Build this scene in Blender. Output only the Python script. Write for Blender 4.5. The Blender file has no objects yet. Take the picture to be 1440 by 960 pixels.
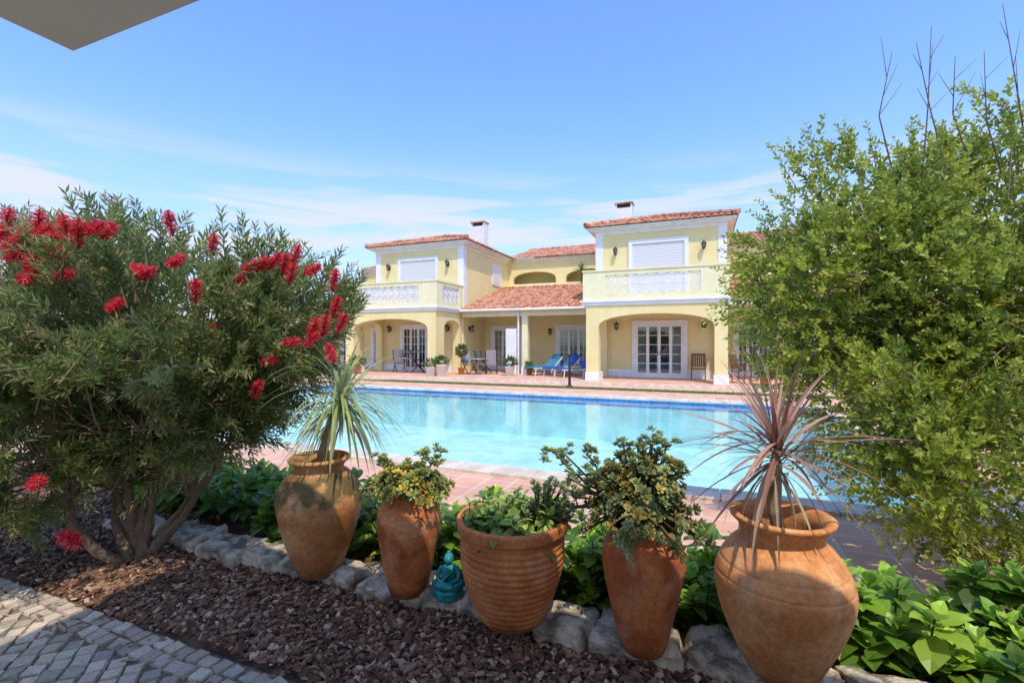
import bpy, math, random
import numpy as np
from mathutils import Vector, noise, Matrix
random.seed(7); rng=np.random.default_rng(7)
TH=math.radians(22); CT,ST=math.cos(TH),math.sin(TH)
def C(x,y,z=0): return np.array([x*CT-y*ST, x*ST+y*CT, z])
col=bpy.context.scene.collection
# ------------------------------------------------------------ materials
def nodes(name):
    m=bpy.data.materials.new(name); m.use_nodes=True
    nt=m.node_tree; return m,nt,nt.nodes,nt.links,nt.nodes['Principled BSDF']
def mat(name,c,rough=.7,c2=None,scale=5,bump=0,bscale=40,metal=0,spec=.4,detail=6,lo=.42,hi=.58,bdist=.02,streak=0):
    m,nt,N,L,b=nodes(name)
    b.inputs['Roughness'].default_value=rough; b.inputs['Metallic'].default_value=metal
    b.inputs['Specular IOR Level'].default_value=spec
    tc=N.new('ShaderNodeTexCoord')
    if c2:
        n=N.new('ShaderNodeTexNoise'); n.inputs['Scale'].default_value=scale; n.inputs['Detail'].default_value=detail
        L.new(tc.outputs['Object'],n.inputs['Vector'])
        r=N.new('ShaderNodeValToRGB'); r.color_ramp.elements[0].position=lo; r.color_ramp.elements[1].position=hi
        r.color_ramp.elements[0].color=(*c,1); r.color_ramp.elements[1].color=(*c2,1)
        L.new(n.outputs['Fac'],r.inputs['Fac']); out=r.outputs['Color']
        if streak:
            mp=N.new('ShaderNodeMapping'); mp.inputs['Scale'].default_value=(5,5,.35); L.new(tc.outputs['Object'],mp.inputs[0])
            n3=N.new('ShaderNodeTexNoise'); n3.inputs['Scale'].default_value=1.6; n3.inputs['Detail'].default_value=7; L.new(mp.outputs[0],n3.inputs['Vector'])
            mr=N.new('ShaderNodeMapRange'); mr.inputs[1].default_value=.5; mr.inputs[2].default_value=.72; mr.inputs[3].default_value=1; mr.inputs[4].default_value=1-streak; L.new(n3.outputs['Fac'],mr.inputs[0])
            mu=N.new('ShaderNodeVectorMath'); mu.operation='SCALE'; L.new(out,mu.inputs[0]); L.new(mr.outputs[0],mu.inputs['Scale']); out=mu.outputs[0]
        L.new(out,b.inputs['Base Color'])
    else: b.inputs['Base Color'].default_value=(*c,1)
    if bump:
        n2=N.new('ShaderNodeTexNoise'); n2.inputs['Scale'].default_value=bscale; n2.inputs['Detail'].default_value=5
        L.new(tc.outputs['Object'],n2.inputs['Vector'])
        bp=N.new('ShaderNodeBump'); bp.inputs['Strength'].default_value=bump; bp.inputs['Distance'].default_value=bdist
        L.new(n2.outputs['Fac'],bp.inputs['Height']); L.new(bp.outputs['Normal'],b.inputs['Normal'])
    return m
def leafmat(name,rough=.45,trans=.3,spec=.4,nscale=0,bump=0):
    m,nt,N,L,b=nodes(name)
    a=N.new('ShaderNodeAttribute'); a.attribute_name='Col'; out=a.outputs['Color']
    if nscale:
        tc=N.new('ShaderNodeTexCoord'); n=N.new('ShaderNodeTexNoise'); n.inputs['Scale'].default_value=nscale; n.inputs['Detail'].default_value=8; n.inputs['Roughness'].default_value=.7
        L.new(tc.outputs['Object'],n.inputs['Vector']); mr=N.new('ShaderNodeMapRange'); mr.inputs[1].default_value=.36; mr.inputs[2].default_value=.64; mr.inputs[3].default_value=.78; mr.inputs[4].default_value=1.18
        L.new(n.outputs['Fac'],mr.inputs[0]); mu=N.new('ShaderNodeVectorMath'); mu.operation='SCALE'; L.new(out,mu.inputs[0]); L.new(mr.outputs[0],mu.inputs['Scale']); out=mu.outputs[0]
        if bump:
            bp=N.new('ShaderNodeBump'); bp.inputs['Strength'].default_value=bump; bp.inputs['Distance'].default_value=.006; L.new(n.outputs['Fac'],bp.inputs['Height']); L.new(bp.outputs['Normal'],b.inputs['Normal'])
    L.new(out,b.inputs['Base Color']); b.inputs['Roughness'].default_value=rough
    b.inputs['Specular IOR Level'].default_value=spec
    if trans:
        t=N.new('ShaderNodeBsdfTranslucent'); mx=N.new('ShaderNodeMixShader'); mx.inputs[0].default_value=trans
        g=N.new('ShaderNodeGamma'); g.inputs[1].default_value=.74; L.new(out,g.inputs[0]); L.new(g.outputs[0],t.inputs[0])
        L.new(b.outputs[0],mx.inputs[1]); L.new(t.outputs[0],mx.inputs[2]); L.new(mx.outputs[0],N['Material Output'].inputs[0])
    return m
M={}
M['yellow']=mat('yellow_render',(.81,.68,.34),.85,(.78,.64,.30),1.3,.12,60,streak=.04)
M['cream']=mat('cream_render',(.81,.75,.47),.85,(.78,.70,.42),2,.1,60,streak=.06)
M['white']=mat('white_paint',(.80,.79,.76),.6,(.74,.73,.70),3)
M['roof']=mat('roof_tile',(.36,.12,.06),.8,(.62,.33,.20),3.3,.3,30,lo=.38,hi=.62)
M['shut']=mat('shutter_white',(.70,.69,.66),.5)
M['black']=mat('black_iron',(.02,.02,.022),.4)
M['dark']=mat('painted_dark_interior',(.04,.045,.05),.6,(.14,.11,.09),2)
M['curtain']=mat('curtain_cloth',(.66,.58,.44),.9,(.55,.46,.33),6)
M['wood']=mat('dark_wood',(.12,.05,.025),.5,(.2,.09,.04),12)
M['blue']=mat('blue_fabric',(.02,.09,.35),.8,(.03,.13,.42),10)
M['teal2']=mat('teal_fabric',(.05,.2,.3),.8)
M['lantern']=mat('lantern_glass',(.5,.45,.35),.2)
M['grey']=mat('grey_metal',(.35,.36,.38),.4,metal=.3)
M['yellowcloth']=mat('yellow_cloth',(.7,.6,.1),.8)
M['soil']=mat('soil',(.09,.05,.03),.95,(.16,.095,.06),14,.6,30)
M['leaf']=leafmat('leaf',.45,.44)
M['leafd']=leafmat('leaf_dry',.6,.25)
M['bark']=leafmat('bark',.9,0,.2,25,.5)
M['stoneattr']=leafmat('stone_chip',.85,0,.25)
M['cobattr']=leafmat('cobble_stone',.8,0,.3,60,.5)
M['glossyleaf']=leafmat('broad_leaf',.38,.32)
M['potattr']=leafmat('terracotta',.8,0,.25,38,.35)
M['terra']=mat('terracotta_plain',(.42,.16,.07),.8,(.55,.24,.11))
m,nt,N,L,b=nodes('window_glass'); gl=N.new('ShaderNodeBsdfGlossy'); gl.inputs['Roughness'].default_value=.02
tr=N.new('ShaderNodeBsdfTransparent'); tr.inputs[0].default_value=(.85,.9,.9,1); fr=N.new('ShaderNodeFresnel'); fr.inputs[0].default_value=1.9
mx=N.new('ShaderNodeMixShader'); L.new(fr.outputs[0],mx.inputs[0]); L.new(tr.outputs[0],mx.inputs[1]); L.new(gl.outputs[0],mx.inputs[2]); L.new(mx.outputs[0],N['Material Output'].inputs[0]); M['glass']=m
m,nt,N,L,b=nodes('pool_water'); gl=N.new('ShaderNodeBsdfGlossy'); gl.inputs['Roughness'].default_value=.04; gl.inputs[0].default_value=(.85,.85,.85,1)
tr=N.new('ShaderNodeBsdfTransparent'); tr.inputs[0].default_value=(.93,.985,.985,1); fr=N.new('ShaderNodeFresnel'); fr.inputs[0].default_value=1.28
tc=N.new('ShaderNodeTexCoord'); n=N.new('ShaderNodeTexNoise'); n.inputs['Scale'].default_value=3.2; n.inputs['Detail'].default_value=3
L.new(tc.outputs['Object'],n.inputs['Vector']); bp=N.new('ShaderNodeBump'); bp.inputs['Strength'].default_value=.3; bp.inputs['Distance'].default_value=.022
L.new(n.outputs['Fac'],bp.inputs['Height']); L.new(bp.outputs['Normal'],gl.inputs['Normal']); L.new(bp.outputs['Normal'],fr.inputs['Normal'])
mx=N.new('ShaderNodeMixShader'); L.new(fr.outputs[0],mx.inputs[0]); L.new(tr.outputs[0],mx.inputs[1]); L.new(gl.outputs[0],mx.inputs[2]); L.new(mx.outputs[0],N['Material Output'].inputs[0]); M['water']=m
def tilemat(name,c1,c2,mortar,size,msize=.006,rough=.6,h=1.0):
    m,nt,N,L,b=nodes(name); tc=N.new('ShaderNodeTexCoord'); br=N.new('ShaderNodeTexBrick'); br.offset=0
    br.inputs['Scale'].default_value=1; br.inputs['Brick Width'].default_value=size; br.inputs['Row Height'].default_value=size*h
    br.inputs['Mortar Size'].default_value=msize; br.inputs['Mortar Smooth'].default_value=.3
    br.inputs['Color1'].default_value=(*c1,1); br.inputs['Color2'].default_value=(*c2,1); br.inputs['Mortar'].default_value=(*mortar,1)
    L.new(tc.outputs['Object'],br.inputs['Vector'])
    n=N.new('ShaderNodeTexNoise'); n.inputs['Scale'].default_value=1.7; n.inputs['Detail'].default_value=8; n.inputs['Roughness'].default_value=.65; L.new(tc.outputs['Object'],n.inputs['Vector'])
    mr=N.new('ShaderNodeMapRange'); mr.inputs[1].default_value=.36; mr.inputs[2].default_value=.64; mr.inputs[3].default_value=.82; mr.inputs[4].default_value=1.1; L.new(n.outputs['Fac'],mr.inputs[0])
    mu=N.new('ShaderNodeVectorMath'); mu.operation='SCALE'; L.new(br.outputs['Color'],mu.inputs[0]); L.new(mr.outputs[0],mu.inputs['Scale'])
    L.new(mu.outputs[0],b.inputs['Base Color']); b.inputs['Roughness'].default_value=rough
    bp=N.new('ShaderNodeBump'); bp.inputs['Strength'].default_value=.5; bp.inputs['Distance'].default_value=.004; bp.invert=True
    L.new(br.outputs['Fac'],bp.inputs['Height']); L.new(bp.outputs['Normal'],b.inputs['Normal']); return m
M['deck']=tilemat('terracotta_deck_tile',(.72,.41,.27),(.65,.35,.23),(.76,.62,.50),.33,.008,.7)
M['pooltile']=tilemat('pool_mosaic',(.47,.80,.84),(.45,.78,.825),(.49,.81,.84),.25,.006,.4)
M['poolband']=tilemat('pool_band',(.02,.16,.5),(.03,.22,.58),(.2,.4,.6),.15,.006,.3)
M['coping']=mat('coping_stone',(.68,.59,.47),.7,(.56,.47,.36),4,.15,50)
M['grass']=mat('lawn',(.07,.14,.025),.95,(.13,.21,.05),6,.6,80)
M['earth']=mat('earth',(.16,.17,.08),.95,(.25,.21,.13),.3)
M['plaster']=mat('white_plaster',(.85,.79,.70),.9,(.80,.74,.66),3,.1,80)
M['lime']=mat('limestone',(.22,.175,.12),.92,(.64,.54,.39),9,.9,24,detail=12,lo=.40,hi=.56,bdist=.03)
M['joint']=mat('joint_sand',(.17,.125,.085),.95,(.27,.21,.15),30,.5,90)
# ------------------------------------------------------------ mesh builder
class MB:
    def __init__(s): s.v=[];s.f=[];s.m=[];s.mats=[];s.s=[]
    def mi(s,k):
        if k not in s.mats: s.mats.append(k)
        return s.mats.index(k)
    def add(s,v,f,k,sm=False):
        o=len(s.v); s.v+= [tuple(map(float,p)) for p in v]; i=s.mi(k)
        for q in f: s.f.append(tuple(a+o for a in q)); s.m.append(i); s.s.append(sm)
    def box(s,x0,x1,y0,y1,z0,z1,k):
        v=[(x,y,z) for z in (z0,z1) for y in (y0,y1) for x in (x0,x1)]
        s.add(v,[(0,2,3,1),(4,5,7,6),(0,1,5,4),(2,6,7,3),(0,4,6,2),(1,3,7,5)],k)
    def obox(s,c,ax,ay,az,k):
        c=np.array(c,float);ax=np.array(ax,float);ay=np.array(ay,float);az=np.array(az,float)
        v=[c+i*ax+j*ay+l*az for l in(-1,1) for j in(-1,1) for i in(-1,1)]
        s.add(v,[(0,2,3,1),(4,5,7,6),(0,1,5,4),(2,6,7,3),(0,4,6,2),(1,3,7,5)],k)
    def prism(s,poly,a0,a1,k,axis='y'):
        n=len(poly)
        if axis=='y': v=[(x,a0,z) for x,z in poly]+[(x,a1,z) for x,z in poly]
        else: v=[(a0,x,z) for x,z in poly]+[(a1,x,z) for x,z in poly]
        f=[tuple(range(n)),tuple(range(2*n-1,n-1,-1))]+[(i,i+n,(i+1)%n+n,(i+1)%n) for i in range(n)]
        s.add(v,f,k)
    def tube(s,pts,r,k,n=8,cap=True):
        V,F=tube(pts,r,n); s.add(V,F.tolist(),k,True)
        if cap: s.add(V[-n:],[tuple(range(n))],k); s.add(V[:n],[tuple(range(n-1,-1,-1))],k)
    def lathe(s,prof,k,c=(0,0,0),n=48,wob=0):
        v,f=lathe(prof,c,n,wob); s.add(v,f,k,True)
    def ell(s,c,r,k,n=16,rot=None):
        v=[];f=[];h=n//2
        for j in range(h+1):
            p=math.pi*j/h-math.pi/2
            for i in range(n):
                a=2*math.pi*i/n; q=Vector((r[0]*math.cos(p)*math.cos(a),r[1]*math.cos(p)*math.sin(a),r[2]*math.sin(p)))
                if rot: q=rot@q
                v.append((c[0]+q.x,c[1]+q.y,c[2]+q.z))
        for j in range(h):
            for i in range(n): f.append((j*n+i,j*n+(i+1)%n,(j+1)*n+(i+1)%n,(j+1)*n+i))
        s.add(v,f,k,True)
    def obj(s,name,loc=(0,0,0),parent=None,rot=0,bevel=0):
        me=bpy.data.meshes.new(name); me.from_pydata(s.v,[],s.f)
        for k in s.mats: me.materials.append(M[k])
        me.polygons.foreach_set('material_index',s.m); me.polygons.foreach_set('use_smooth',s.s); me.update()
        o=bpy.data.objects.new(name,me); col.objects.link(o); o.location=loc; o.rotation_euler=(0,0,rot)
        if parent: o.parent=parent
        if bevel:
            md=o.modifiers.new('b','BEVEL'); md.width=bevel; md.segments=2; md.limit_method='ANGLE'
        return o
def lathe(prof,c=(0,0,0),n=48,wob=0):
    v=[];f=[]
    for j,(r,z) in enumerate(prof):
        for i in range(n):
            a=2*math.pi*i/n; rr=r*(1+wob*noise.noise(Vector((math.cos(a)*1.3,math.sin(a)*1.3,z*3+c[0]+r))))
            v.append((c[0]+rr*math.cos(a),c[1]+rr*math.sin(a),c[2]+z))
    for j in range(len(prof)-1):
        for i in range(n): f.append((j*n+i,j*n+(i+1)%n,(j+1)*n+(i+1)%n,(j+1)*n+i))
    return v,f
def tube(pts,r,n=6):
    pts=np.array(pts,float); m=len(pts); r=np.broadcast_to(np.array(r,float),(m,))
    t=np.gradient(pts,axis=0); t/=np.linalg.norm(t,axis=1,keepdims=True)+1e-9
    ref=np.array([.31,.95,.05]) if abs(t[0][2])>.7 else np.array([0,0,1.])
    u=np.cross(t,ref); u/=np.linalg.norm(u,axis=1,keepdims=True)+1e-9; w=np.cross(t,u)
    a=np.arange(n)*2*math.pi/n
    V=(pts[:,None]+r[:,None,None]*(np.cos(a)[None,:,None]*u[:,None]+np.sin(a)[None,:,None]*w[:,None])).reshape(-1,3)
    F=[(j*n+i,j*n+(i+1)%n,(j+1)*n+(i+1)%n,(j+1)*n+i) for j in range(m-1) for i in range(n)]
    return V,np.array(F)
def empty(name,loc=(0,0,0)):
    o=bpy.data.objects.new(name,None); col.objects.link(o); o.location=loc; return o
def bulk(name,parts,mats,loc=(0,0,0),smooth=False,parent=None):
    me=bpy.data.meshes.new(name); off=0;VS=[];LI=[];LS=[];MI=[];CC=[];ls=0
    for V,F,c,mi in parts:
        V=np.asarray(V,np.float32);F=np.asarray(F)
        VS.append(V); LI.append((F+off).ravel()); k=F.shape[1]; LS.append(ls+np.arange(len(F))*k); ls+=F.size
        MI.append(np.full(len(F),mi)); c=np.asarray(c,np.float32)
        if c.ndim==1: c=np.tile(c,(len(V),1))
        CC.append(c); off+=len(V)
    VS=np.concatenate(VS);LI=np.concatenate(LI).astype(np.int32);LS=np.concatenate(LS).astype(np.int32);MI=np.concatenate(MI).astype(np.int32);CC=np.concatenate(CC)
    me.vertices.add(len(VS)); me.vertices.foreach_set('co',VS.ravel())
    me.loops.add(len(LI)); me.loops.foreach_set('vertex_index',LI)
    me.polygons.add(len(LS)); me.polygons.foreach_set('loop_start',LS); me.polygons.foreach_set('material_index',MI)
    me.polygons.foreach_set('use_smooth',np.full(len(LS),smooth))
    a=me.attributes.new('Col','FLOAT_COLOR','POINT'); a.data.foreach_set('color',np.concatenate([CC,np.ones((len(CC),1),np.float32)],1).astype(np.float32).ravel())
    for k in mats: me.materials.append(M[k])
    me.update(calc_edges=True); me.validate()
    o=bpy.data.objects.new(name,me); col.objects.link(o); o.location=loc
    if parent: o.parent=parent
    return o
def norm(a): return a/(np.linalg.norm(a,axis=-1,keepdims=True)+1e-9)
def inst(T,pos,d,nrm,L,W,c):
    tv,tf=T; d=norm(d); y=norm(np.cross(nrm,d)); z=np.cross(d,y); n=len(pos)
    L=np.broadcast_to(L,(n,));W=np.broadcast_to(W,(n,))
    V=pos[:,None]+tv[None,:,0:1]*(d*L[:,None])[:,None]+tv[None,:,1:2]*(y*W[:,None])[:,None]+tv[None,:,2:3]*(z*L[:,None])[:,None]
    F=(tf[None]+(np.arange(n)*len(tv))[:,None,None]).reshape(-1,tf.shape[1])
    c=np.broadcast_to(c,(n,3)); cc=np.repeat(c,len(tv),axis=0)
    return V.reshape(-1,3),F,cc
TL=(np.array([[0,0,0],[.45,.5,.06],[1,0,-.06],[.45,-.5,.06]]),np.array([[0,2,1],[0,3,2]]))
TB=(np.array([[0,0,0],[.3,0,-.03],[.68,0,-.06],[1,0,-.2],[.18,.34,.04],[.55,.50,.03],[.18,-.34,.04],[.55,-.50,.03],[.85,.25,-.06],[.85,-.25,-.06]]),
    np.array([[0,1,4],[1,5,4],[1,2,5],[2,8,5],[2,3,8],[0,6,1],[6,7,1],[1,7,2],[2,7,9],[2,9,3]]))
TOV=(np.array([[0,0,0],[.3,.42,.05],[.7,.40,.03],[1,0,-.05],[.7,-.40,.03],[.3,-.42,.05]]),np.array([[0,3,2],[0,2,1],[0,5,4],[0,4,3]]))
TS=(np.array([[0,0,0],[.62,.44,.12],[.95,.18,.2],[.95,-.18,.2],[.62,-.44,.12],[.6,0,-.1]]),np.array([[0,2,1],[0,3,2],[0,4,3],[0,1,5],[1,2,5],[2,3,5],[3,4,5],[4,0,5]]))
TBOX=(np.array([[-.5,-.5,-.5],[.5,-.5,-.5],[.5,.5,-.5],[-.5,.5,-.5],[-.42,-.4,.5],[.4,-.42,.5],[.42,.4,.5],[-.4,.42,.5]]),
      np.array([[0,3,2,1],[4,5,6,7],[0,1,5,4],[1,2,6,5],[2,3,7,6],[3,0,4,7]]))
def rdir(n):
    v=rng.normal(size=(n,3)); return norm(v)
# ------------------------------------------------------------ world / sun
sc=bpy.context.scene
SEL=math.radians(60); sd2=C(.22,-.975); AZ=math.atan2(sd2[0],sd2[1])
w=bpy.data.worlds.new('World'); sc.world=w; w.use_nodes=True; N=w.node_tree.nodes; L=w.node_tree.links
bg=N['Background']; bg.inputs[1].default_value=.15
sky=N.new('ShaderNodeTexSky'); sky.sky_type='NISHITA'; sky.sun_disc=False; sky.sun_elevation=SEL; sky.sun_rotation=AZ; sky.air_density=1.0; sky.dust_density=1.0; sky.ozone_density=1.6
tc=N.new('ShaderNodeTexCoord'); sp=N.new('ShaderNodeSeparateXYZ'); L.new(tc.outputs['Generated'],sp.inputs[0])
mp=N.new('ShaderNodeMapping'); mp.inputs['Scale'].default_value=(1.3,1.3,11); mp.inputs['Location'].default_value=(.35,.2,.55); L.new(tc.outputs['Generated'],mp.inputs[0])
nz=N.new('ShaderNodeTexNoise'); nz.inputs['Scale'].default_value=2.0; nz.inputs['Detail'].default_value=10; nz.inputs['Roughness'].default_value=.56; nz.inputs['Distortion'].default_value=.35; L.new(mp.outputs[0],nz.inputs['Vector'])
r1=N.new('ShaderNodeMapRange'); r1.interpolation_type='SMOOTHSTEP'; r1.inputs[1].default_value=.43; r1.inputs[2].default_value=.60; L.new(nz.outputs['Fac'],r1.inputs[0])
r2=N.new('ShaderNodeMapRange'); r2.interpolation_type='SMOOTHSTEP'; r2.inputs[1].default_value=.37; r2.inputs[2].default_value=.22; r2.inputs[3].default_value=0; r2.inputs[4].default_value=1; L.new(sp.outputs[2],r2.inputs[0])
mm=N.new('ShaderNodeMath'); mm.operation='MULTIPLY'; L.new(r1.outputs[0],mm.inputs[0]); L.new(r2.outputs[0],mm.inputs[1])
m8=N.new('ShaderNodeMath'); m8.operation='MULTIPLY'; m8.inputs[1].default_value=.9; L.new(mm.outputs[0],m8.inputs[0])
tint=N.new('ShaderNodeMixRGB'); tint.blend_type='MULTIPLY'; tint.inputs[0].default_value=1; tint.inputs[2].default_value=(1.45,1.80,2.45,1); L.new(sky.outputs[0],tint.inputs[1])
hz=N.new('ShaderNodeMapRange'); hz.interpolation_type='SMOOTHSTEP'; hz.inputs[1].default_value=.42; hz.inputs[2].default_value=.0; hz.inputs[3].default_value=0; hz.inputs[4].default_value=.7; L.new(sp.outputs[2],hz.inputs[0])
hm=N.new('ShaderNodeMixRGB'); hm.inputs[2].default_value=(4.0,4.6,5.7,1); L.new(hz.outputs[0],hm.inputs[0]); L.new(tint.outputs[0],hm.inputs[1])
mix=N.new('ShaderNodeMixRGB'); mix.inputs[2].default_value=(5.6,5.75,6.1,1); L.new(m8.outputs[0],mix.inputs[0]); L.new(hm.outputs[0],mix.inputs[1]); L.new(mix.outputs[0],bg.inputs[0])
sl=bpy.data.lights.new('sun','SUN'); sl.energy=3.5; sl.angle=math.radians(.6); sl.color=(1,.91,.76)
so=bpy.data.objects.new('sun',sl); col.objects.link(so); sdir=Vector((sd2[0]*math.cos(SEL),sd2[1]*math.cos(SEL),math.sin(SEL))); so.rotation_euler=sdir.to_track_quat('Z','Y').to_euler(); so.location=(0,0,30)
cam=bpy.data.cameras.new('camera'); cam.lens=16.5; cam.sensor_width=36; cam.clip_end=2000; cam.clip_start=.05
co=bpy.data.objects.new('camera',cam); col.objects.link(co); co.location=(0,0,1.6); co.rotation_euler=(math.radians(90),0,TH); sc.camera=co
sc.view_settings.view_transform='Standard'; sc.view_settings.look='None'; sc.view_settings.exposure=0
# ------------------------------------------------------------ ground
PX0,PX1,PY0,PY1=-13.0,2.6,5.42,13.4
def frame_rects(b,x0,x1,y0,y1,z,k,hx0,hx1,hy0,hy1):
    for r in ((x0,x1,y0,hy0),(x0,x1,hy1,y1),(x0,hx0,hy0,hy1),(hx1,x1,hy0,hy1)):
        b.add([(r[0],r[2],z),(r[1],r[2],z),(r[1],r[3],z),(r[0],r[3],z)],[(0,1,2,3)],k)
g=MB(); frame_rects(g,-500,500,-500,500,-.03,'earth',PX0-.1,PX1+.1,PY0-.1,PY1+.1); g.obj('ground')
g=MB(); frame_rects(g,-22,16,3.35,15.5,0,'deck',PX0-.05,PX1+.05,PY0-.05,PY1+.05); g.add([(-22,16.2,0),(16,16.2,0),(16,17.3,0),(-22,17.3,0)],[(0,1,2,3)],'deck'); g.obj('tiled_deck')
g=MB(); g.add([(-22,15.5,.0),(16,15.5,.0),(16,16.2,.0),(-22,16.2,.0)],[(0,1,2,3)],'grass'); g.obj('lawn')
n=12000; p=np.stack([rng.uniform(-12,5,n),rng.uniform(15.5,16.2,n),np.full(n,.0)],1)
d=norm(np.stack([rng.normal(0,.35,n),rng.normal(0,.35,n),np.ones(n)],1)); c=np.array([.10,.17,.04])*rng.uniform(.7,1.5,(n,1))
bulk('grass',[(*inst(TL,p,d,rdir(n),rng.uniform(.02,.045,n),.012,c),0)],['leaf'])
# pool
g=MB(); z0=-1.25
g.box(PX0-.3,PX1+.3,PY0-.3,PY1+.3,z0-.2,z0,'pooltile')
for r in ((PX0-.3,PX0,PY0-.3,PY1+.3),(PX1,PX1+.3,PY0-.3,PY1+.3),(PX0,PX1,PY0-.3,PY0),(PX0,PX1,PY1,PY1+.3)):
    g.box(*r,z0,-.031,'pooltile')
BZ=-.22
g.box(PX0,PX1,PY1-.012,PY1-.002,BZ,-.035,'poolband'); g.box(PX0,PX1,PY0+.002,PY0+.012,BZ,-.035,'poolband')
g.box(PX0+.002,PX0+.012,PY0+.02,PY1-.02,BZ,-.035,'poolband'); g.box(PX1-.012,PX1-.002,PY0+.02,PY1-.02,BZ,-.035,'poolband')
pool=empty('swimming_pool'); g.obj('pool_basin',parent=pool)
g=MB(); cw=.5
def strip_boxes(axis,a0,a1,b0,b1):
    a=a0
    while a<a1-.01:
        e=min(a+cw,a1)
        if axis=='x': g.box(a+.003,e-.003,b0,b1,-.03,.04+random.uniform(-.002,.002),'coping')
        else: g.box(b0,b1,a+.003,e-.003,-.03,.04+random.uniform(-.002,.002),'coping')
        a=e
strip_boxes('x',PX0-.32,PX1+.32,PY0-.32,PY0+.03); strip_boxes('x',PX0-.32,PX1+.32,PY1-.03,PY1+.36)
strip_boxes('y',PY0+.03,PY1-.03,PX0-.32,PX0+.03); strip_boxes('y',PY0+.03,PY1-.03,PX1-.03,PX1+.32)
g.obj('coping',parent=pool,bevel=.008)
g=MB(); g.add([(PX0,PY0,-.07),(PX1,PY0,-.07),(PX1,PY1,-.07),(PX0,PY1,-.07)],[(0,1,2,3)],'water'); g.obj('water')
# bed
nx,ny=150,26; V=[];X=np.linspace(-11,6,nx);Y=np.linspace(1.66,3.36,ny)
for y in Y:
    for x in X: V.append((x,y,.012+.05*noise.noise(Vector((x*1.5,y*1.5,0)))+.02*noise.noise(Vector((x*7,y*7,3)))if 1.7<y<3.3 else -.005))
F=[(j*nx+i,j*nx+i+1,(j+1)*nx+i+1,(j+1)*nx+i) for j in range(ny-1) for i in range(nx-1)]
g=MB(); g.add(V,F,'soil',True); g.obj('planting_bed')
n=27000; px=rng.uniform(-6.5,3.5,n); py=1.665+rng.beta(1,1.1,n)*np.where(px<-3.9,1.5,.80)
def bz(x,y): return .012+.05*noise.noise(Vector((x*1.5,y*1.5,0)))+.02*noise.noise(Vector((x*7,y*7,3)))
pz=np.array([bz(a,b) for a,b in zip(px,py)])+rng.uniform(0,.025,n)
d=norm(np.stack([rng.normal(size=n),rng.normal(size=n),rng.normal(0,.3,n)],1)); nr=norm(np.stack([rng.normal(0,.35,n),rng.normal(0,.35,n),np.ones(n)],1))
sL=rng.uniform(.012,.046,n); base=np.array([[.19,.09,.05],[.31,.18,.11],[.095,.052,.034],[.50,.35,.24]])[rng.choice(4,n,p=[.4,.3,.2,.10])]
V,F,cc=inst((TBOX[0]*np.array([1,1,.25]),TBOX[1]),np.stack([px,py,pz],1),d,nr,sL,sL*rng.uniform(.35,.8,n),base*rng.uniform(.7,1.3,(n,1)))
V=V+rng.normal(0,.0012,V.shape)
nl=500; lp=np.stack([rng.uniform(-6,3,nl),rng.uniform(1.4,2.4,nl),np.full(nl,.05)],1); lp[:,2]=np.where(lp[:,1]<1.68,.02,.045)
fl_=inst(TL,lp,rdir(nl)*[1,1,.2],np.tile([0,0,1.],(nl,1))+rng.normal(0,.3,(nl,3)),rng.uniform(.04,.08,nl),.014,np.array([.40,.27,.13])*rng.uniform(.5,1.2,(nl,1)))
bulk('bark_mulch',[(V,F,cc,0),(*fl_,0)],['stoneattr'])
# cobbles
pts=[];s=.088;a=math.radians(45)
for i in range(-90,90):
    for j in range(-90,90):
        x=(i*math.cos(a)-j*math.sin(a))*s-2; y=(i*math.sin(a)+j*math.cos(a))*s
        if -6<x<2 and -1.5<y<1.46: pts.append((x,y,a))
x=-6
while x<2:
    for yy in(1.515,1.605): pts.append((x+(.04 if yy>1.55 else 0),yy,0))
    x+=.09
pts=np.array(pts); n=len(pts); ang=pts[:,2]+rng.normal(0,.08,n)
pos=np.stack([pts[:,0]+rng.normal(0,.0045,n),pts[:,1]+rng.normal(0,.0045,n),np.zeros(n)+rng.normal(0,.0028,n)],1)
d=np.stack([np.cos(ang),np.sin(ang),rng.normal(0,.02,n)],1); nr=np.stack([rng.normal(0,.02,n),rng.normal(0,.02,n),np.ones(n)],1)
g0=np.array([.58,.47,.34])*rng.uniform(.70,1.2,(n,1))*(1+rng.normal(0,.03,(n,3)))
tv=TBOX[0].copy(); tv[4:,:2]*=1.08
V,F,cc=inst((tv*np.array([1,1,.35]),TBOX[1]),pos,d,nr,s*.93*rng.uniform(.9,1.03,n),s*.93*rng.uniform(.88,1.03,n),g0)
V+=rng.normal(0,.0028,V.shape)
pv=empty('cobblestone_pavement'); g=MB(); g.add([(-9,-3,.0),(6,-3,.0),(6,1.66,.0),(-9,1.66,.0)],[(0,1,2,3)],'joint'); g.obj('joint_sand',parent=pv)
bulk('cobbles',[(V,F,cc,0)],['cobattr'],parent=pv)
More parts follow.
